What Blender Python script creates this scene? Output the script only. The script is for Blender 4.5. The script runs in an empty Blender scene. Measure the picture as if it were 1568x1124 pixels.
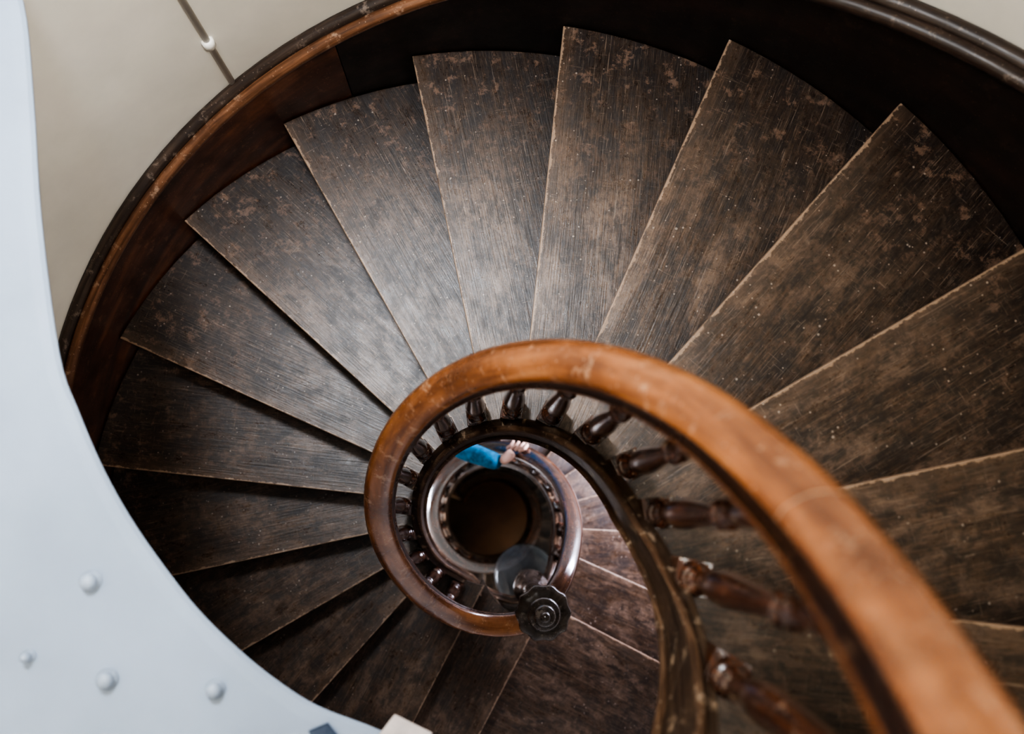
import bpy, bmesh, math, random
from mathutils import Vector, Matrix
random.seed(7)
R=math.radians
H=.18
# ------------------------------------------------------------------ helpers
def link(o,parent=None):
    bpy.context.scene.collection.objects.link(o)
    if parent: o.parent=parent
    return o
def empty(name,loc=(0,0,0)):
    e=bpy.data.objects.new(name,None); e.location=loc; e.empty_display_size=.1
    return link(e)
class MB:
    def __init__(s): s.v=[];s.f=[];s.uv=[];s.uv2=[];s.m=[];s.sm=[]
    def add(s,verts,faces,uv=None,uv2=None,mat=0,smooth=False,mats=None):
        b=len(s.v); s.v+= [tuple(p) for p in verts]
        s.uv += uv if uv else [(p[0]+p[1]*.3,p[2]) for p in verts]
        s.uv2+= uv2 if uv2 else [(1,1)]*len(verts)
        for i,f in enumerate(faces): s.f.append([b+q for q in f]); s.m.append(mats[i] if mats else mat); s.sm.append(smooth)
    def obj(s,name,mats,parent=None,bevel=0,recalc=True):
        me=bpy.data.meshes.new(name); me.from_pydata(s.v,[],s.f)
        u=me.uv_layers.new(name='UVMap'); w=me.uv_layers.new(name='Wear')
        for l in me.loops:
            u.data[l.index].uv=s.uv[l.vertex_index]; w.data[l.index].uv=s.uv2[l.vertex_index]
        for i,p in enumerate(me.polygons): p.material_index=s.m[i]; p.use_smooth=s.sm[i]
        if recalc:
            bm=bmesh.new(); bm.from_mesh(me); bmesh.ops.recalc_face_normals(bm,faces=bm.faces); bm.to_mesh(me); bm.free()
        for m in mats: me.materials.append(m)
        o=bpy.data.objects.new(name,me); link(o,parent)
        if bevel:
            b=o.modifiers.new('bev','BEVEL'); b.width=bevel; b.segments=2; b.limit_method='ANGLE'; b.angle_limit=R(40)
        return o
def lathe(mb,prof,cx,cy,z0,seg=20,mat=0,scallop=None):
    vs=[];n=len(prof)
    for i,(r,z) in enumerate(prof):
        for j in range(seg):
            a=2*math.pi*j/seg; rr=r
            if scallop and scallop[0]<=i<=scallop[1]: rr=r*(1+.035*math.cos(10*a))
            vs.append((cx+rr*math.cos(a),cy+rr*math.sin(a),z0+z))
    fs=[(i*seg+j,i*seg+(j+1)%seg,(i+1)*seg+(j+1)%seg,(i+1)*seg+j) for i in range(n-1) for j in range(seg)]
    fs.append(tuple(range(seg))[::-1]); fs.append(tuple((n-1)*seg+j for j in range(seg)))
    uv=[(v[2],math.atan2(v[1]-cy,v[0]-cx)*.03) for v in vs]
    mb.add(vs,fs,uv=uv,mat=mat,smooth=True)
def interp(kn,x):
    if x<=kn[0][0]:
        (a,b),(c,d)=kn[0],kn[1]
    elif x>=kn[-1][0]:
        (a,b),(c,d)=kn[-2],kn[-1]
    else:
        for i in range(len(kn)-1):
            if kn[i][0]<=x<=kn[i+1][0]: (a,b),(c,d)=kn[i],kn[i+1];break
    return b+(d-b)*(x-a)/(c-a)
def clampi(kn,x): return interp(kn,min(max(x,kn[0][0]),kn[-1][0]))
# ------------------------------------------------------------------ materials
def nt(name):
    m=bpy.data.materials.new(name); m.use_nodes=True; t=m.node_tree
    return m,t,t.nodes['Principled BSDF']
def N(t,ty,**k):
    n=t.nodes.new(ty)
    for a,b in k.items():
        if a in n.inputs: n.inputs[a].default_value=b
        else: setattr(n,a,b)
    return n
def ramp(t,src,stops):
    r=t.nodes.new('ShaderNodeValToRGB'); e=r.color_ramp.elements
    while len(e)<len(stops): e.new(.5)
    for i,(p,c) in enumerate(stops):
        e[i].position=p; e[i].color=(c if len(c)==4 else (*c,1)) if hasattr(c,'__len__') else (c,c,c,1)
    t.links.new(src,r.inputs[0]); return r.outputs[0]
def mix(t,fac,a,b,mode='MIX'):
    n=t.nodes.new('ShaderNodeMix'); n.data_type='RGBA'; n.blend_type=mode
    for s,i in ((fac,0),(a,6),(b,7)):
        if hasattr(s,'links'): t.links.new(s,n.inputs[i])
        else: n.inputs[i].default_value= s if i==0 else (*s,1)
    return n.outputs[2]
def math_(t,op,a,b=None,c=None):
    n=t.nodes.new('ShaderNodeMath'); n.operation=op
    for i,s in enumerate((a,b,c)):
        if s is None: continue
        if hasattr(s,'links'): t.links.new(s,n.inputs[i])
        else: n.inputs[i].default_value=s
    return n.outputs[0]
def coords(t,kind,scale,uvmap=None):
    if kind=='UV':
        u=t.nodes.new('ShaderNodeUVMap'); u.uv_map=uvmap or 'UVMap'; src=u.outputs[0]
    else: src=t.nodes.new('ShaderNodeTexCoord').outputs[kind]
    mp=t.nodes.new('ShaderNodeMapping'); mp.inputs['Scale'].default_value=scale
    t.links.new(src,mp.inputs[0]); return mp.outputs[0]
def noise(t,co,scale,detail=4,rough=.6,dist=0):
    n=N(t,'ShaderNodeTexNoise',Scale=scale,Detail=detail,Roughness=rough,Distortion=dist)
    t.links.new(co,n.inputs['Vector']); return n.outputs['Fac']
def bump(t,b,h,strength,dist=.002):
    n=N(t,'ShaderNodeBump',Strength=strength,Distance=dist); t.links.new(h,n.inputs['Height'])
    t.links.new(n.outputs[0],b.inputs['Normal'])

def mat_tread():
    m,t,b=nt('worn_tread_wood')
    g=noise(t,coords(t,'UV',(3,46,1)),1.6,8,.7,.5)
    g2=noise(t,coords(t,'UV',(5,230,1)),1,3,.5)
    big=noise(t,coords(t,'UV',(1.,2.2,1)),3.4,7,.66,.6)
    blot=noise(t,coords(t,'UV',(6,11,1)),1.7,9,.77,.3)
    fine=noise(t,coords(t,'Object',(1,1,1)),40,8,.8)
    w=t.nodes.new('ShaderNodeUVMap'); w.uv_map='Wear'
    sx=t.nodes.new('ShaderNodeSeparateXYZ'); t.links.new(w.outputs[0],sx.inputs[0])
    d=sx.outputs[0]; rad=sx.outputs[1]
    base=ramp(t,g,[(.27,(.022,.011,.006)),(.5,(.063,.034,.019)),(.74,(.145,.086,.050))])
    base=mix(t,ramp(t,g2,[(.42,0.),(.60,.6)]),base,(.019,.010,.006))
    wear=ramp(t,big,[(.47,0.),(.60,1.)])
    mr=t.nodes.new('ShaderNodeMapRange'); mr.inputs[1].default_value=1.32; mr.inputs[2].default_value=.85; mr.inputs[3].default_value=.3; mr.inputs[4].default_value=1.
    t.links.new(rad,mr.inputs[0])
    base=mix(t,math_(t,'MULTIPLY',math_(t,'MULTIPLY',wear,mr.outputs[0]),.60),base,(.205,.132,.090))
    stain=ramp(t,blot,[(.48,0.),(.57,1.)])
    base=mix(t,math_(t,'MULTIPLY',stain,.70),base,(.012,.007,.005))
    base=mix(t,math_(t,'MULTIPLY',ramp(t,fine,[(.50,0.),(.58,1.)]),.45),base,(.012,.008,.006))
    base=mix(t,math_(t,'MULTIPLY',ramp(t,fine,[(.36,1.),(.42,0.)]),.25),base,(.24,.17,.12))
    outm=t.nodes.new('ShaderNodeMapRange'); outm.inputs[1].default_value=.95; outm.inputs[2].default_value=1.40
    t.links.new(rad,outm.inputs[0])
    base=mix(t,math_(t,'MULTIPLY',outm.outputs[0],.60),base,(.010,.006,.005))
    pt=noise(t,coords(t,'Object',(1,1,1)),18,9,.8)
    patch=ramp(t,pt,[(.545,0.),(.60,1.)])
    base=mix(t,math_(t,'MULTIPLY',math_(t,'MULTIPLY',patch,math_(t,'MULTIPLY_ADD',outm.outputs[0],.7,.15)),.65),base,(.22,.13,.085))
    en=noise(t,coords(t,'UV',(9,3,1)),2,8,.8)
    thr=math_(t,'MULTIPLY_ADD',en,.052,-.021)
    edge=math_(t,'LESS_THAN',d,thr)
    base=mix(t,math_(t,'MULTIPLY',edge,.7),base,(.40,.27,.18))
    near=t.nodes.new('ShaderNodeMapRange'); near.inputs[1].default_value=.06; near.inputs[2].default_value=0.; near.inputs[3].default_value=0; near.inputs[4].default_value=.24
    t.links.new(d,near.inputs[0])
    base=mix(t,near.outputs[0],base,(.17,.105,.065))
    v=N(t,'ShaderNodeTexVoronoi',Scale=48.); t.links.new(coords(t,'Object',(1,1,1)),v.inputs['Vector'])
    wn=noise(t,coords(t,'Object',(1,1,1)),13,3,.6)
    vs=math_(t,'LESS_THAN',v.outputs['Distance'],math_(t,'MULTIPLY_ADD',wn,.50,-.18))
    base=mix(t,math_(t,'MULTIPLY',vs,.6),base,(.40,.33,.27))
    for sc_,lo,am in (((2.2,120,1),.65,.5),((60,3,1),.68,.3),((26,30,1),.70,.4)):
        s=noise(t,coords(t,'UV',sc_),3,2,.5,2.2)
        base=mix(t,math_(t,'MULTIPLY',ramp(t,s,[(lo,0.),(lo+.03,1.)]),am),base,(.32,.235,.17))
    t.links.new(base,b.inputs['Base Color'])
    t.links.new(ramp(t,blot,[(.3,.20),(.7,.46)]),b.inputs['Roughness'])
    b.inputs['Specular IOR Level'].default_value=.6
    h=math_(t,'ADD',math_(t,'MULTIPLY',g,.6),math_(t,'ADD',math_(t,'MULTIPLY',g2,.4),math_(t,'MULTIPLY',fine,.5)))
    bump(t,b,h,.5,.003)
    return m
def mat_wood(name,c0,c1,c2,rough=(.2,.4),wearcol=None,wearamt=.0,scale=(4,40,1),bst=.25,coat=0.):
    m,t,b=nt(name)
    g=noise(t,coords(t,'UV',scale),1.5,6,.6,.4)
    big=noise(t,coords(t,'Object',(1,1,1)),7,6,.65)
    base=ramp(t,g,[(.28,c0),(.5,c1),(.72,c2)])
    base=mix(t,math_(t,'MULTIPLY',ramp(t,big,[(.45,0.),(.65,1.)]),.6),base,c0)
    if wearcol:
        wn=noise(t,coords(t,'Object',(1,1,1)),21,8,.75)
        base=mix(t,math_(t,'MULTIPLY',ramp(t,wn,[(.57,0.),(.64,1.)]),wearamt),base,wearcol)
        v=N(t,'ShaderNodeTexVoronoi',Scale=60.); t.links.new(coords(t,'Object',(1,1,1)),v.inputs['Vector'])
        vs=math_(t,'LESS_THAN',v.outputs['Distance'],.11)
        base=mix(t,math_(t,'MULTIPLY',vs,.6),base,wearcol)
    t.links.new(base,b.inputs['Base Color'])
    t.links.new(ramp(t,big,[(.3,rough[0]),(.7,rough[1])]),b.inputs['Roughness'])
    b.inputs['Coat Weight'].default_value=coat; b.inputs['Coat Roughness'].default_value=.12
    bump(t,b,math_(t,'ADD',g,big),bst,.002)
    return m
def mat_plain(name,c,rough=.6,var=.08,scale=4,bst=.1,metal=0):
    m,t,b=nt(name)
    n=noise(t,coords(t,'Object',(1,1,1)),scale,5,.6)
    lo=tuple(x*(1-var*2) for x in c); hi=tuple(min(1,x*(1+var)) for x in c)
    t.links.new(ramp(t,n,[(.3,lo),(.7,hi)]),b.inputs['Base Color'])
    b.inputs['Roughness'].default_value=rough; b.inputs['Metallic'].default_value=metal
    bump(t,b,noise(t,coords(t,'Object',(1,1,1)),scale*9,4,.6),bst,.002)
    return m
M_tread=mat_tread()
M_riser=mat_wood('dark_riser_wood',(.010,.006,.004),(.02,.012,.009),(.035,.022,.016),(.4,.6))
M_string=mat_wood('mahogany_string',(.018,.006,.003),(.075,.023,.010),(.20,.070,.027),(.3,.5),(.28,.13,.07),.3,(1.2,7,1))
M_stringD=mat_wood('shaded_mahogany_string',(.004,.002,.0015),(.011,.005,.003),(.026,.010,.006),(.4,.6),(.10,.05,.03),.2,(1.2,7,1))  # darker copy of the string: shade on the upper-right side put into colour
M_mould=mat_wood('string_cap_moulding_wood',(.05,.020,.010),(.14,.062,.030),(.25,.12,.065),(.25,.45),(.38,.25,.17),.6,(3,60,1))
M_mouldD=mat_wood('shaded_cap_moulding_wood',(.012,.007,.005),(.035,.020,.014),(.075,.045,.030),(.3,.5),(.22,.16,.12),.5,(3,60,1))  # capping darkened to match, shade of that side painted in
M_mould2=mat_wood('dark_cap_moulding_wood',(.018,.011,.008),(.04,.025,.018),(.075,.05,.036),(.3,.5),(.25,.19,.15),.5,(3,60,1))
M_rail=mat_wood('oiled_handrail_wood',(.090,.031,.013),(.265,.098,.036),(.42,.185,.078),(.16,.30),(.52,.31,.19),.55,(2.0,26,1),.25,.5)
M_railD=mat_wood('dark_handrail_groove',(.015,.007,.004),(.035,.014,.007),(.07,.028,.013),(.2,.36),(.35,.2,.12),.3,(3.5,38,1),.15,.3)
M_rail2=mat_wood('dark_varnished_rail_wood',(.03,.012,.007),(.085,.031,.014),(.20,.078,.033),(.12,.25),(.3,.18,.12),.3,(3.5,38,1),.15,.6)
M_balu=mat_wood('turned_baluster_wood',(.018,.008,.005),(.05,.019,.010),(.16,.050,.018),(.15,.3),(.40,.30,.22),.45,(6,60,1),.2,.4)
M_istr=mat_wood('inner_string_wood',(.014,.009,.006),(.045,.026,.016),(.12,.075,.045),(.3,.5),(.38,.27,.18),.85,(4,30,1),.8)
M_iedge=mat_wood('worn_string_edge',(.03,.015,.008),(.09,.046,.024),(.20,.12,.07),(.4,.6),(.42,.31,.21),.8,(10,30,1),.9)
M_newel=mat_wood('dark_newel_wood',(.020,.015,.012),(.065,.048,.037),(.15,.115,.09),(.16,.34),(.42,.35,.29),.4,(4,30,1),.2,.5)
M_wall=mat_plain('cream_plaster',(.79,.75,.67),.75,.07,2.0,.15)
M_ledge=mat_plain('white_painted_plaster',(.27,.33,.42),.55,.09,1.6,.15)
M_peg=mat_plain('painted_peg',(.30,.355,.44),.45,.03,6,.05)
M_floor=mat_plain('dark_stone_floor',(.05,.032,.022),.5,.45,2,.2)
M_teal=mat_plain('teal_fleece',(.0,.20,.38),.85,.35,30,.6)
M_skin=mat_plain('skin',(.68,.42,.32),.5,.05,20,.05)
M_hair=mat_plain('brown_hair',(.05,.03,.02),.6,.2,60,.4)
M_trou=mat_plain('navy_trousers',(.02,.025,.045),.85,.15,30,.3)
M_shoe=mat_plain('black_shoe_leather',(.015,.013,.012),.4,.1,20,.1)
M_pipe=mat_plain('painted_conduit',(.82,.79,.72),.5,.05,10,.05)
# ------------------------------------------------------------------ stair setting-out (axis = world z)
T0=173.70
def lineP(th,e,r):
    th=R(th); return (r*math.cos(th)-e*math.sin(th), r*math.sin(th)+e*math.cos(th))
RO=1.492
rin=[(-100,.42),(-60,.405),(-42,.375),(-24,.335),(-10,.298),(4,.272),(20,.268),(238,.268),(252,.285),(268,.35),(285,.41),(305,.42),(325,.37),(340,.342),(2000,.342)]
rI=lambda ph: clampi(rin,ph)
def nose_upper(k):
    th=T0-18.02*k; return lineP(th,-.0521,rI(th-8)+.004),lineP(th,-.0521,RO)
treads=[]
def outer_on(p,th):
    d=(math.cos(R(th)),math.sin(R(th))); s=0
    while math.hypot(p[0]+d[0]*s,p[1]+d[1]*s)<RO: s+=.002
    return (p[0]+d[0]*s,p[1]+d[1]*s)
for k in range(13,-4,-1):
    a,b=nose_upper(k); treads.append((k*H,a,b))
a=lineP(242,.108,.27); treads.append((-4*H,a,outer_on(a,242)))
a=(.205,-.49); treads.append((-5*H,a,outer_on(a,241.3)))
a=(.285,-.415); treads.append((-6*H,a,outer_on(a,333)))
a=lineP(336,0,.35); treads.append((-7*H,a,outer_on(a,336)))
NL=32
for j in range(2,NL):
    th=357+18*(j-2); a=lineP(th,-.03,.345); treads.append((-(6+j)*H,a,outer_on(a,th)))
zk=[(T0-18.02*k,k*H) for k in range(14,-5,-1)]
zk+=[(262,-.90),(272,-1.05),(312,-1.08),(322,-1.12),(336,-1.26),(357,-1.44)]
zk+=[(357+18*(j-2),-(6+j)*H) for j in range(3,NL)]
PHI0=T0-18.02*13; PHI1=357+18*(NL-3)
# ------------------------------------------------------------------ treads
stair=empty('spiral_staircase')
mb=MB(); rb=MB()
def pol(p): return math.hypot(*p),math.atan2(p[1],p[0])
for i,(z,ai,ao) in enumerate(treads):
    if i==0:
        bi=lineP(T0-18.02*15.6,-.0521,.42); bo=lineP(T0-18.02*15.6,-.0521,RO)
    else: bi,bo=treads[i-1][1],treads[i-1][2]
    nr=14; ns=8 if i else 16; TH=.032
    if abs(z+6*H)<1e-6: ns=20
    off=(random.random()*20,random.random()*20)
    def P(s,t):
        fx=(ai[0]+(ao[0]-ai[0])*t, ai[1]+(ao[1]-ai[1])*t)
        bx=(bi[0]+(bo[0]-bi[0])*t, bi[1]+(bo[1]-bi[1])*t)
        r0,a0=pol(fx); r1,a1=pol(bx)
        da=(a0-a1)%(2*math.pi)
        if da>math.pi: da-=2*math.pi
        rr=r0+(r1-r0)*s; aa=a0-da*s
        return rr,aa,da
    smax=1.08 if i else 1.
    top=[];bot=[];uv=[];uv2=[]
    for ii in range(ns+1):
        s=smax*ii/ns
        for jj in range(nr+1):
            rr,aa,da=P(s,jj/nr)
            x,y=rr*math.cos(aa),rr*math.sin(aa)
            dx,dy=ao[0]-ai[0],ao[1]-ai[1]; L=math.hypot(dx,dy)
            d=abs((x-ai[0])*dy-(y-ai[1])*dx)/L; al=((x-ai[0])*dx+(y-ai[1])*dy)/L
            top.append((x,y,z)); bot.append((x,y,z-TH)); uv.append((al+off[0],d+off[1])); uv2.append((d,rr))
    n=len(top); W=nr+1; fs=[]
    for ii in range(ns):
        for jj in range(nr):
            q=ii*W+jj; fs.append((q,q+1,q+W+1,q+W)); fs.append((n+q,n+q+W,n+q+W+1,n+q+1))
    for jj in range(nr): fs.append((jj,n+jj,n+jj+1,jj+1)); q=ns*W+jj; fs.append((q,q+1,n+q+1,n+q))
    for ii in range(ns): q=ii*W; fs.append((q,q+W,n+q+W,n+q)); q+=nr; fs.append((q,n+q,n+q+W,q+W))
    mb.add(top+bot,fs,uv=uv+uv,uv2=uv2+uv2)
    rv=[];ru=[]
    dz=H
    for jj in range(nr+1):
        t=jj/nr; rr,aa,da=P(0,t); w=max(abs(da)*rr,.03); s=min(.028/w,.2)
        rr,aa,da=P(s,t); x,y=rr*math.cos(aa),rr*math.sin(aa)
        rv.append((x,y,z-TH+.002)); rv.append((x,y,z-dz-.002)); ru+= [(jj*.09+off[0],0+off[1]),(jj*.09+off[0],.15+off[1])]
    rb.add(rv,[(2*j,2*j+1,2*j+3,2*j+2) for j in range(nr)],uv=ru)
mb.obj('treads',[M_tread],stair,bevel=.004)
rb.obj('risers',[M_riser],stair,recalc=False)
# ------------------------------------------------------------------ soffit, strings
def band(mb,sec,phis,rf,zf,mat=0,closed=True,smooth=True,cap=True):
    vs=[];uv=[];m=len(sec)
    per=[0]
    for i in range(1,m): per.append(per[-1]+math.hypot(sec[i][0]-sec[i-1][0],sec[i][1]-sec[i-1][1]))
    for ph in phis:
        r=rf(ph); z=zf(ph)
        for (dr,dz),pp in zip(sec,per):
            vs.append(((r+dr)*math.cos(R(ph)),(r+dr)*math.sin(R(ph)),z+dz)); uv.append((R(ph)*max(r,.3),pp))
    n=len(phis); fs=[]
    for i in range(n-1):
        for j in range(m if closed else m-1):
            j2=(j+1)%m; fs.append((i*m+j,i*m+j2,(i+1)*m+j2,(i+1)*m+j))
    if closed and cap: fs.append(tuple(range(m))[::-1]); fs.append(tuple((n-1)*m+j for j in range(m)))
    mb.add(vs,fs,uv=uv,mat=mat,smooth=smooth)
def phr(a,b,st=3): 
    n=max(2,int((b-a)/st)+1); return [a+(b-a)*i/(n-1) for i in range(n)]
def zs(ph,w=14):
    return sum(interp(zk,ph+d) for d in (-w,-w/2,0,w/2,w))/5
ob=MB()
SS=[(0,-.34),(0,.235),(.012,.245),(.045,.245),(.045,-.34)]
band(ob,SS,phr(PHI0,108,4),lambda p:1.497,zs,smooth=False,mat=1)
band(ob,SS,phr(108.15,PHI1,4),lambda p:1.497,zs,smooth=False)
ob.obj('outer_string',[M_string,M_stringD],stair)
ob=MB()
SM=[(-.006,.225),(-.014,.240),(-.012,.256),(0,.264),(.016,.264),(.020,.256)]
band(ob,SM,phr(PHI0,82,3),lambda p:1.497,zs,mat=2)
band(ob,SM,phr(82.1,PHI1,3),lambda p:1.497,zs)
band(ob,[(.018,.24),(.020,.262),(.028,.274),(.044,.278),(.056,.272),(.060,.24)],phr(PHI0,PHI1,3),lambda p:1.497,zs,mat=1)
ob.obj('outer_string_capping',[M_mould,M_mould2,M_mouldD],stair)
ob=MB()
band(ob,[(.002,-.27),(.002,-.02),(.004,.004),(.008,.010),(.026,.012),(.030,.006),(.030,-.27)],phr(PHI0,PHI1,3),rI,lambda p:zs(p,5),smooth=False)
band(ob,[(-.004,-.012),(-.007,.002),(-.003,.013),(.005,.016),(.010,.010),(.006,-.012)],phr(PHI0,PHI1,3),rI,lambda p:zs(p,5),mat=1)
band(ob,[(-.006,-.275),(-.009,-.25),(.002,-.24),(.026,-.25),(.026,-.275)],phr(PHI0,PHI1,3),rI,lambda p:zs(p,5),mat=1)
ob.obj('inner_string',[M_istr,M_iedge],stair)
sb=MB(); vs=[];fs=[];ph_=phr(PHI0-50,PHI1,4)
for ph in ph_:
    z=zs(max(ph,PHI0),8)-.26
    for r in (rI(ph)+.01,1.55): vs.append((r*math.cos(R(ph)),r*math.sin(R(ph)),z))
for i in range(len(ph_)-1): fs.append((2*i,2*i+1,2*i+3,2*i+2))
sb.add(vs,fs,smooth=True); sb.obj('soffit',[M_wall],stair,recalc=False)
# ------------------------------------------------------------------ handrails
SEC=[(-.036,-.036),(-.042,-.028),(-.042,-.018),(-.034,-.010),(-.0395,.000),(-.038,.012),(-.030,.022),(-.015,.028),(0,.030),(.015,.028),(.030,.022),(.038,.012),(.0395,0),(.034,-.010),(.042,-.018),(.042,-.028),(.036,-.036),(.018,-.040),(-.018,-.040)]
def rail(name,pts,mat,matd,sc=1.):
    P=[Vector((r*math.cos(R(p)),r*math.sin(R(p)),z)) for p,r,z in pts]
    mb=MB(); m=len(SEC); vs=[];uv=[];L=0
    for i,p in enumerate(P):
        t=(P[min(i+1,len(P)-1)]-P[max(i-1,0)]).normalized()
        side=t.cross(Vector((0,0,1))).normalized()
        if side.dot(Vector((p.x,p.y,0)))<0: side=-side
        up=side.cross(t)
        if up.z<0: up=-up
        if i: L+=(p-P[i-1]).length
        for j,(a,b) in enumerate(SEC):
            vs.append(p+side*a*sc+up*(b*sc-.030)); uv.append((L,j*.012))
    fs=[];ms=[]
    for i in range(len(P)-1):
        for j in range(m):
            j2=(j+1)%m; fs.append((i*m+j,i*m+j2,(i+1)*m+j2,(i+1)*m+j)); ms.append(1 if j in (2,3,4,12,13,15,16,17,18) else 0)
    fs.append(tuple(range(m))); fs.append(tuple((len(P)-1)*m+j for j in range(m))[::-1]); ms+=[0,0]
    mb.add(vs,fs,uv=uv,smooth=True,mats=ms)
    return mb.obj(name,[mat,matd],stair)
RH=.935
zr_up=[(T0-18.02*k,k*H+RH) for k in range(13,-4,-1)]+[(243,.235),(254,.13),(266,.06),(280,.03),(300,.02)]
rr_up=[(-100,.36),(-42,.345),(-24,.330),(-6,.315),(14,.3075),(205,.3065),(225,.318),(240,.334),(262,.362),(285,.382),(300,.385)]
def sm(kn,p,w=6): return sum(clampi(kn,p+d) for d in (-w,-w/2,0,w/2,w))/5
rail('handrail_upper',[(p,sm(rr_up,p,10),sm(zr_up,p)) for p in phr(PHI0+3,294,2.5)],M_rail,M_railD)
rail('handrail_joint',[(p,sm(rr_up,p,10),sm(zr_up,p)) for p in (11.3,11.4,11.5)],mat_plain('joint_glue_line',(.36,.21,.12),.5,.2,60,.1),M_railD,1.005)
zr_lo=[(300,-.16),(318,-.20),(330,-.28),(340,-.37),(357,-.51)]+[(357+18*(j-2),-(6+j)*H+RH) for j in range(3,NL)]
rr_lo=[(300,.385),(318,.365),(340,.352),(375,.36),(450,.372),(2000,.372)]
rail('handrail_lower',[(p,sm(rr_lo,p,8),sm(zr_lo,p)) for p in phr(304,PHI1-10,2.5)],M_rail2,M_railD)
# ------------------------------------------------------------------ balusters
bb=MB()
def baluster(x,y,z0,z1,ang):
    h=z1-z0
    c,sn=math.cos(ang),math.sin(ang)
    def block(za,zb,s):
        v=[(x+c*a-sn*b,y+sn*a+c*b,zz) for zz in (za,zb) for a,b in ((-s,-s),(s,-s),(s,s),(-s,s))]
        bb.add(v,[(0,1,5,4),(1,2,6,5),(2,3,7,6),(3,0,4,7),(4,5,6,7),(3,2,1,0)],uv=[(q[2],q[0]) for q in v])
    block(z0-.002,z0+.075,.030); block(z0+.075,z0+.085,.026)
    pr=[(.018,.082),(.026,.088),(.029,.096),(.026,.104),(.018,.108),(.017,.116),(.023,.121),(.025,.127),(.022,.133),(.015,.14),(.014,.16),(.019,.19),(.0245,.23),(.027,.27),(.0255,.32),(.021,.39),(.016,.46),(.0135,.50),(.0135,.515),(.020,.52),(.022,.527),(.020,.534),(.0135,.54),(.013,.555),(.019,.56),(.021,.567),(.018,.574),(.0135,.58),(.0155,.62),(.0185,.68),(.02,.74),(.018,.80)]
    k=(h-.03)/.80
    lathe(bb,[(r,zz*k if zz>.2 else zz) for r,zz in pr],x,y,z0,16)
    block(z0+.74*k,z1+.03,.017)
for k in range(12,-5,-1):
    ph=T0-18.02*k-4.5; zt=sm(zr_up,ph)-.125
    r=max(.322,rI(ph)+.045) if k>-3 else sm(rr_up,ph)
    baluster(r*math.cos(R(ph)),r*math.sin(R(ph)),k*H,zt,R(ph))
for j in range(1,NL-2):
    ph=357+18*(j-2)-5; zt=sm(zr_lo,ph)-.125; r=.38
    baluster(r*math.cos(R(ph)),r*math.sin(R(ph)),-(6+j)*H,zt,R(ph))
bb.obj('balusters',[M_balu],stair,bevel=.002)
# ------------------------------------------------------------------ newels
nb=MB(); NX,NY=.190,-.325
top=[(.058,.13),(.045,.16),(.036,.19),(.042,.30),(.050,.42),(.044,.56),(.034,.68),(.034,.70),(.048,.71),(.052,.73),(.044,.75),(.038,.76),(.055,.78),(.060,.82),(.060,1.06),(.066,1.08),(.090,1.09),(.100,1.105),(.095,1.12),(.074,1.13),(.054,1.135),(.048,1.142),(.058,1.152),(.060,1.165),(.052,1.178),(.036,1.184),(.030,1.19),(.037,1.20),(.040,1.215),(.034,1.232),(.022,1.240),(.016,1.244),(.017,1.252),(.012,1.262),(.004,1.266)]
pn=[(.01,-.46),(.04,-.445),(.055,-.41),(.05,-.37),(.03,-.35),(.06,-.33),(.062,-.20),(.07,-.19),(.07,-.05),(.075,-.02),(.085,.0),(.085,.03),(.075,.06),(.06,.09)]+top
lathe(nb,pn,NX,NY,-1.08,80,scallop=(29,34))
nb.obj('landing_newel',[M_newel],stair)
nb=MB(); a=-66; lathe(nb,[(.06,0),(.062,.05),(.055,.09)]+top,.43*math.cos(R(a)),.43*math.sin(R(a)),13*H,32); nb.obj('top_newel',[M_newel],stair)
lamp=empty('glass_globe_pendant_lamp'); lamp.parent=stair
m,t,b=nt('smoky_glass'); b.inputs['Base Color'].default_value=(.14,.16,.18,1); b.inputs['Roughness'].default_value=.06
tr=t.nodes.new('ShaderNodeBsdfTransparent'); tr.inputs[0].default_value=(.8,.83,.86,1)
mx=t.nodes.new('ShaderNodeMixShader'); nn=noise(t,coords(t,'Object',(1,1,1)),9,4); fr=ramp(t,nn,[(.35,.25),(.65,.5)])
t.links.new(fr,mx.inputs[0]); t.links.new(tr.outputs[0],mx.inputs[1]); t.links.new(b.outputs[0],mx.inputs[2])
t.links.new(mx.outputs[0],t.nodes['Material Output'].inputs['Surface']); M_glass=m
lb=MB(); lathe(lb,[(.03,0),(.06,-.01),(.12,-.05),(.163,-.11),(.178,-.18),(.163,-.25),(.12,-.31),(.06,-.345),(.01,-.355)],NX,NY,-1.72,48); lb.obj('globe',[M_glass],lamp)
lb=MB(); lathe(lb,[(.006,-1.50),(.006,-1.68),(.045,-1.685),(.05,-1.70),(.045,-1.73),(.02,-1.735),(.018,-1.80),(.03,-1.83),(.03,-1.89),(.01,-1.91)],NX,NY,0,24); lb.obj('lamp_stem',[M_newel],lamp)
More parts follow.
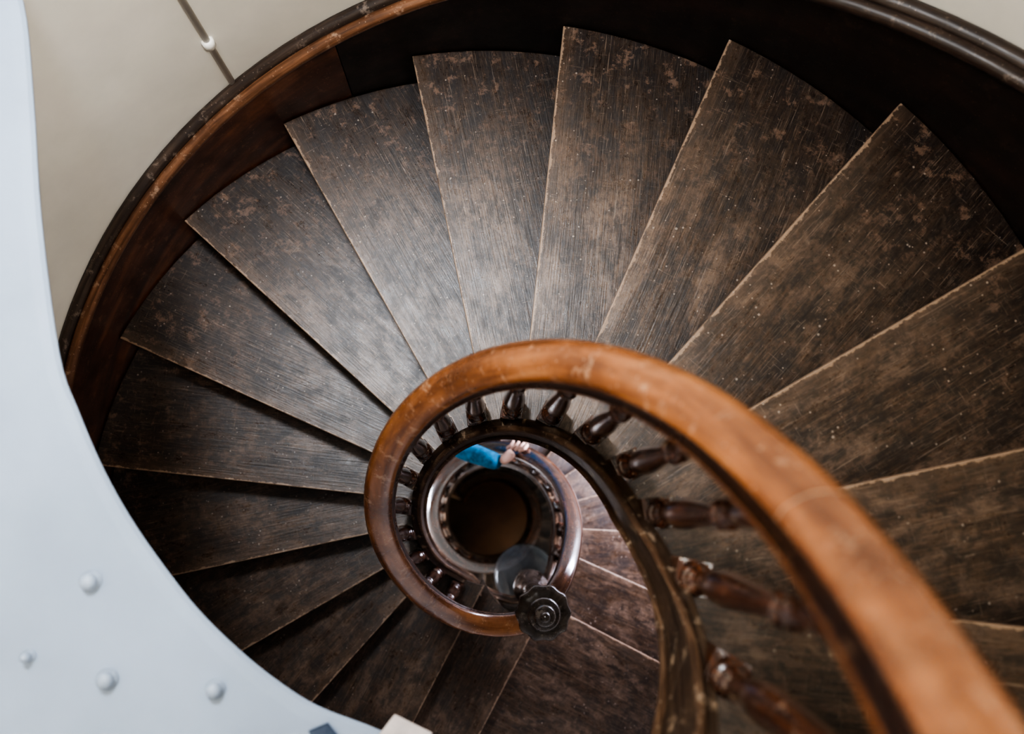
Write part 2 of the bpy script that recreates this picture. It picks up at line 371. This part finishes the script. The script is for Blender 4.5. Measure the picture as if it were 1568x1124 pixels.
# ------------------------------------------------------------------ shell
wb=MB(); RW=1.556; seg=128; zz=[-7,-5,-3,-1.5,0,1.5,3,4.2,5.6]; vs=[];uv=[]
for z in zz:
    for i in range(seg): a=2*math.pi*i/seg; vs.append((RW*math.cos(a),RW*math.sin(a),z)); uv.append((a,z))
fs=[(i*seg+j,(i+1)*seg+j,(i+1)*seg+(j+1)%seg,i*seg+(j+1)%seg) for i in range(len(zz)-1) for j in range(seg)]
wb.add(vs,fs,uv=uv,smooth=True); wb.obj('wall_round',[M_wall],recalc=False)
def disc(name,z,r0,r1,mat,a0=0,a1=360,th=0):
    b=MB(); s=96; zs_=(z,z-th) if th else (z,)
    vs=[(r*math.cos(R(a0+(a1-a0)*i/s)),r*math.sin(R(a0+(a1-a0)*i/s)),q) for q in zs_ for r in (r0,r1) for i in range(s+1)]
    n=s+1; fs=[(i,i+1,n+i+1,n+i) for i in range(s)]
    if th: fs+=[(2*n+i,3*n+i,3*n+i+1,2*n+i+1) for i in range(s)]+[(i,2*n+i,2*n+i+1,i+1) for i in range(s)]
    b.add(vs,fs); return b.obj(name,[mat],recalc=False)
disc('floor',-6.9,.001,RW,M_floor)
disc('ceiling',5.6,.95,RW+.02,M_wall)
disc('light_blocking_slab',4.1,.88,RW,M_wall,-95,40,.15)  # added out of view to shade the right treads from the main light
edge=[(-1.0,1.19),(-.938,1.062),(-.901,.853),(-.867,.611),(-.812,.342),(-.767,.231),(-.712,.121),(-.652,.026),(-.578,-.070),(-.518,-.138),(-.4425,-.206),(-.373,-.258),(-.301,-.300),(-.1725,-.352),(-.13,-.42),(-.17,-.55),(-.28,-.78),(-.40,-1.1),(-.52,-1.46)]
def catmull(P,n):
    o=[]
    for i in range(len(P)-1):
        p0,p1,p2,p3=P[max(i-1,0)],P[i],P[i+1],P[min(i+2,len(P)-1)]
        for j in range(n):
            t=j/n; o.append(tuple(.5*((2*b)+(-a+c)*t+(2*a-5*b+4*c-d)*t*t+(-a+3*b-3*c+d)*t**3) for a,b,c,d in zip(p0,p1,p2,p3)))
    o.append(P[-1]); return o
E=catmull(edge,5); ZL=1.70
lb=MB(); prof=[(.05,-.07),(.012,-.022),(.004,-.014),(.003,-.008),(.010,-.002),(.03,0)]
vs=[];n=len(E)
for i,(x,y) in enumerate(E):
    tx,ty=E[min(i+1,n-1)][0]-E[max(i-1,0)][0],E[min(i+1,n-1)][1]-E[max(i-1,0)][1]; L=math.hypot(tx,ty)
    nx,ny=ty/L,-tx/L
    for d,dz in prof: vs.append((x+nx*d,y+ny*d,ZL+dz))
    a0=R(130+(250.4-130)*i/(n-1)); vs.append((1.552*math.cos(a0),1.552*math.sin(a0),ZL+.0))
    vs.append((1.552*math.cos(a0),1.552*math.sin(a0),ZL-.07))
m=len(prof)+2
fs=[(i*m+j,i*m+(j+1)%m,(i+1)*m+(j+1)%m,(i+1)*m+j) for i in range(n-1) for j in range(m)]
lb.add(vs,fs,smooth=False)
ledge=empty('plaster_ledge'); o=lb.obj('ledge_slab',[M_ledge],ledge)
pb=MB()
for x,y,s in ((-.721,-.079,.015),(-.68,-.25,.015),(-.488,-.268,.014),(-.822,-.21,.009)):
    lathe(pb,[(s*1.25,0),(s*1.3,.003),(s*.9,.005),(s*.8,.010),(s,.014),(s*1.02,.018),(s*.8,.024),(s*.4,.027),(.001,.028)],x,y,ZL-.001,20)
pb.obj('ledge_pegs',[M_peg],ledge)
lf=MB()
def card(pts,z,c):
    lf.add([(x,y,z+(i%2)*.004) for i,(x,y) in enumerate(pts)]+[(x,y,z-.0012+(i%2)*.004) for i,(x,y) in enumerate(pts)],[(0,1,2,3),(7,6,5,4),(0,4,5,1),(1,5,6,2),(2,6,7,3),(3,7,4,0)],mat=c)
card([(-.205,-.36),(-.167,-.312),(-.10,-.345),(-.14,-.41)],ZL+.006,0)
card([(-.32,-.34),(-.285,-.325),(-.265,-.35),(-.30,-.375)],ZL+.006,1)
lf.obj('paper_leaflets',[mat_plain('pale_paper',(.55,.49,.47),.7,.1,30,.05),mat_plain('navy_card',(.03,.05,.09),.5,.1,20,.05)])
cb=MB(); ca=R(120.5); cx,cy=1.551*math.cos(ca),1.551*math.sin(ca)
lathe(cb,[(.010,0),(.010,3.9)],cx,cy,.72,12)
lathe(cb,[(.012,0),(.018,.004),(.018,.03),(.012,.034)],cx,cy,1.02,16)
cb.obj('wall_conduit',[M_pipe])
# ------------------------------------------------------------------ person on the lower flight
person=empty('person_climbing_stairs')
def skin(name,V,Ed,Rd,mats,sub=2,matf=None):
    me=bpy.data.meshes.new(name); me.from_pydata([tuple(v) for v in V],Ed,[]); o=bpy.data.objects.new(name,me); link(o,person)
    s=o.modifiers.new('skin','SKIN'); s.use_smooth_shade=True
    for i,r in enumerate(Rd):
        me.skin_vertices[0].data[i].radius=(r,r) if not hasattr(r,'__len__') else r
        me.skin_vertices[0].data[i].use_root=(i==0)
    u=o.modifiers.new('sub','SUBSURF'); u.levels=sub; u.render_levels=sub
    bpy.context.view_layer.update()
    dg=bpy.context.evaluated_depsgraph_get(); me2=bpy.data.meshes.new_from_object(o.evaluated_get(dg))
    o.modifiers.clear(); o.data=me2
    me2.materials.clear()
    for m in mats: me2.materials.append(m)
    for p in me2.polygons:
        p.use_smooth=True; p.material_index=matf(p.center) if matf else 0
    return o
FZ=-(6+9)*H
px,py=-.22,.84
def railpt(ph,dr=0,dz=0):
    r=sm(rr_lo,ph,8)+dr; return Vector((r*math.cos(R(ph)),r*math.sin(R(ph)),sm(zr_lo,ph)+dz))
pw=railpt(441,-.085,.105)
V=[(px,py,FZ+.92),(px,py,FZ+1.08),(px+.01,py-.01,FZ+1.25),(px+.03,py-.02,FZ+1.40),(px+.04,py-.03,FZ+1.48),(px+.05,py-.03,FZ+1.55),
   (px+.04,py-.17,FZ+1.39),(-.225,.50,FZ+1.28),(-.185,.375,FZ+1.24),tuple(pw),
   (px+.02,py+.16,FZ+1.39),(px+.0,py+.22,FZ+1.12),(px+.12,py+.2,FZ+.92),
   (px+.0,py-.09,FZ+.88),(px+.06,py-.09,FZ+.50),(px+.0,py-.09,FZ+.10),
   (px+.02,py+.09,FZ+.88),(px+.20,py+.09,FZ+.62),(px+.14,py+.09,FZ+H+.10)]
Ed=[(0,1),(1,2),(2,3),(3,4),(4,5),(3,6),(6,7),(7,8),(8,9),(3,10),(10,11),(11,12),(0,13),(13,14),(14,15),(0,16),(16,17),(17,18)]
Rd=[(.13,.11),(.12,.10),(.14,.11),(.12,.10),(.06,.06),(.055,.055),.070,.066,.064,.046,.068,.055,.036,.085,.06,.045,.085,.06,.045]
def bodymat(c):
    if c.z>FZ+1.50 and c.y>.6: return 2
    return 0 if c.z>FZ+.86 or (c.z>FZ+.8 and c.x>px+.2) else 1
skin('body',V,Ed,Rd,[M_teal,M_trou,M_skin],2,bodymat)
bm=bmesh.new(); bmesh.ops.create_uvsphere(bm,u_segments=32,v_segments=24,radius=1)
for v in bm.verts:
    x,y,z=v.co; 
    if z<0: x*=1-.22*(-z); y*=1-.28*(-z)
    if x>.75 and abs(y)<.18 and -.35<z<.15: x+=.20*(1-abs(y)/.18)*(1 if z<-.1 else .5)
    if x>.6 and .12<abs(y)<.45 and .02<z<.22: x-=.07
    if x>.6 and abs(y)<.3 and -.62<z<-.5: x-=.05
    if abs(y)>.9 and abs(z)<.25 and abs(x)<.25: y*=1.15
    v.co=(x*.098,y*.078,z*.118)
me=bpy.data.meshes.new('head'); bm.to_mesh(me); bm.free(); me.materials.append(M_skin); me.materials.append(M_hair)
for p in me.polygons:
    p.use_smooth=True; c=p.center; p.material_index=1 if (c.z>.055 or (c.x<-.005 and c.z>-.06)) and not (c.x>.07 and c.z<.075) else 0
h=bpy.data.objects.new('head',me); h.location=(px+.08,py-.03,FZ+1.66); h.rotation_euler=(0,R(20),R(-25)); link(h,person)
for sx,sy,sz in ((px+.05,py-.09,FZ),(px+.19,py+.09,FZ+H)):
    skin('shoe',[(sx-.08,sy,sz+.045),(sx+.02,sy,sz+.05),(sx+.12,sy,sz+.035),(sx+.17,sy,sz+.03)],[(0,1),(1,2),(2,3)],[(.04,.045),(.045,.05),(.045,.035),(.035,.028)],[M_shoe],2)
pc=railpt(431,-.010,.030)
skin('hand_palm',[pw,pw.lerp(pc,.5),pc],[(0,1),(1,2)],[.024,(.030,.018),(.036,.015)],[M_skin],2)
for i,Lf in enumerate((.95,1.08,1.0,.82)):
    ph=427+i*3.3
    a=railpt(ph+1,-.004,.028); b_=railpt(ph-2.6*Lf,.022*Lf,.024); c=railpt(ph-3.4*Lf,.042*Lf,.004); d=railpt(ph-3.2*Lf,.048,-.020)
    skin('finger_%d'%(i+1),[a,b_,c,d],[(0,1),(1,2),(2,3)],[.0100,.0095,.0088,.0075],[M_skin],2)
th0=pw.lerp(pc,.5)
skin('thumb',[th0,railpt(433,-.040,.014),railpt(430,-.049,-.004),railpt(427,-.049,-.018)],[(0,1),(1,2),(2,3)],[.014,.012,.0105,.008],[M_skin],2)
# ------------------------------------------------------------------ lights
def area(name,loc,target,sx,sy,power,col,spread=None):
    l=bpy.data.lights.new(name,'AREA'); l.shape='RECTANGLE'; l.size=sx; l.size_y=sy; l.energy=power; l.color=col
    if spread: l.spread=R(spread)
    o=bpy.data.objects.new(name,l); o.location=loc; o.rotation_euler=(Vector(target)-Vector(loc)).to_track_quat('-Z','Y').to_euler(); link(o)
def cyl(a,r,z): return (r*math.cos(R(a)),r*math.sin(R(a)),z)
area('main_window_daylight',cyl(-25,1.40,5.0),(-.75,.0,.1),.8,.8,200,(1,.955,.90))
area('window_daylight',cyl(116,1.44,3.75),(-.3,.45,.4),.32,.5,36,(.84,.91,1),100)
area('stairwell_window_daylight',cyl(30,1.46,-.75),(.15,.25,-2.2),.7,.8,150,(.76,.78,1))
area('lower_window_daylight',cyl(200,1.40,-3.0),(0,0,-4.4),.6,.8,170,(.75,.85,1))
area('ground_floor_fill',(.45,-.5,-5.8),(.3,-.2,-6.9),.2,.2,5,(1,.6,.35))  # added fill for some warm light on the deep floor, no known source
w=bpy.data.worlds.new('World'); bpy.context.scene.world=w; w.use_nodes=True
w.node_tree.nodes['Background'].inputs[0].default_value=(.87,.93,1,1); w.node_tree.nodes['Background'].inputs[1].default_value=1.6
# ------------------------------------------------------------------ camera
cam=bpy.data.cameras.new('Camera'); co=bpy.data.objects.new('Camera',cam); link(co)
cam.sensor_width=36; cam.lens=1751.0*36/2000
a,b=.1576,-.0210
co.matrix_world=Matrix.Translation((.008,.047,3.3848)) @ (Matrix.Rotation(a,4,'X')@Matrix.Rotation(b,4,'Y'))
cam.clip_start=.02
cam.dof.use_dof=True; cam.dof.focus_distance=2.7; cam.dof.aperture_fstop=2.0
bpy.context.scene.camera=co
bpy.context.scene.view_settings.view_transform='AgX'
bpy.context.scene.view_settings.look='AgX - High Contrast'
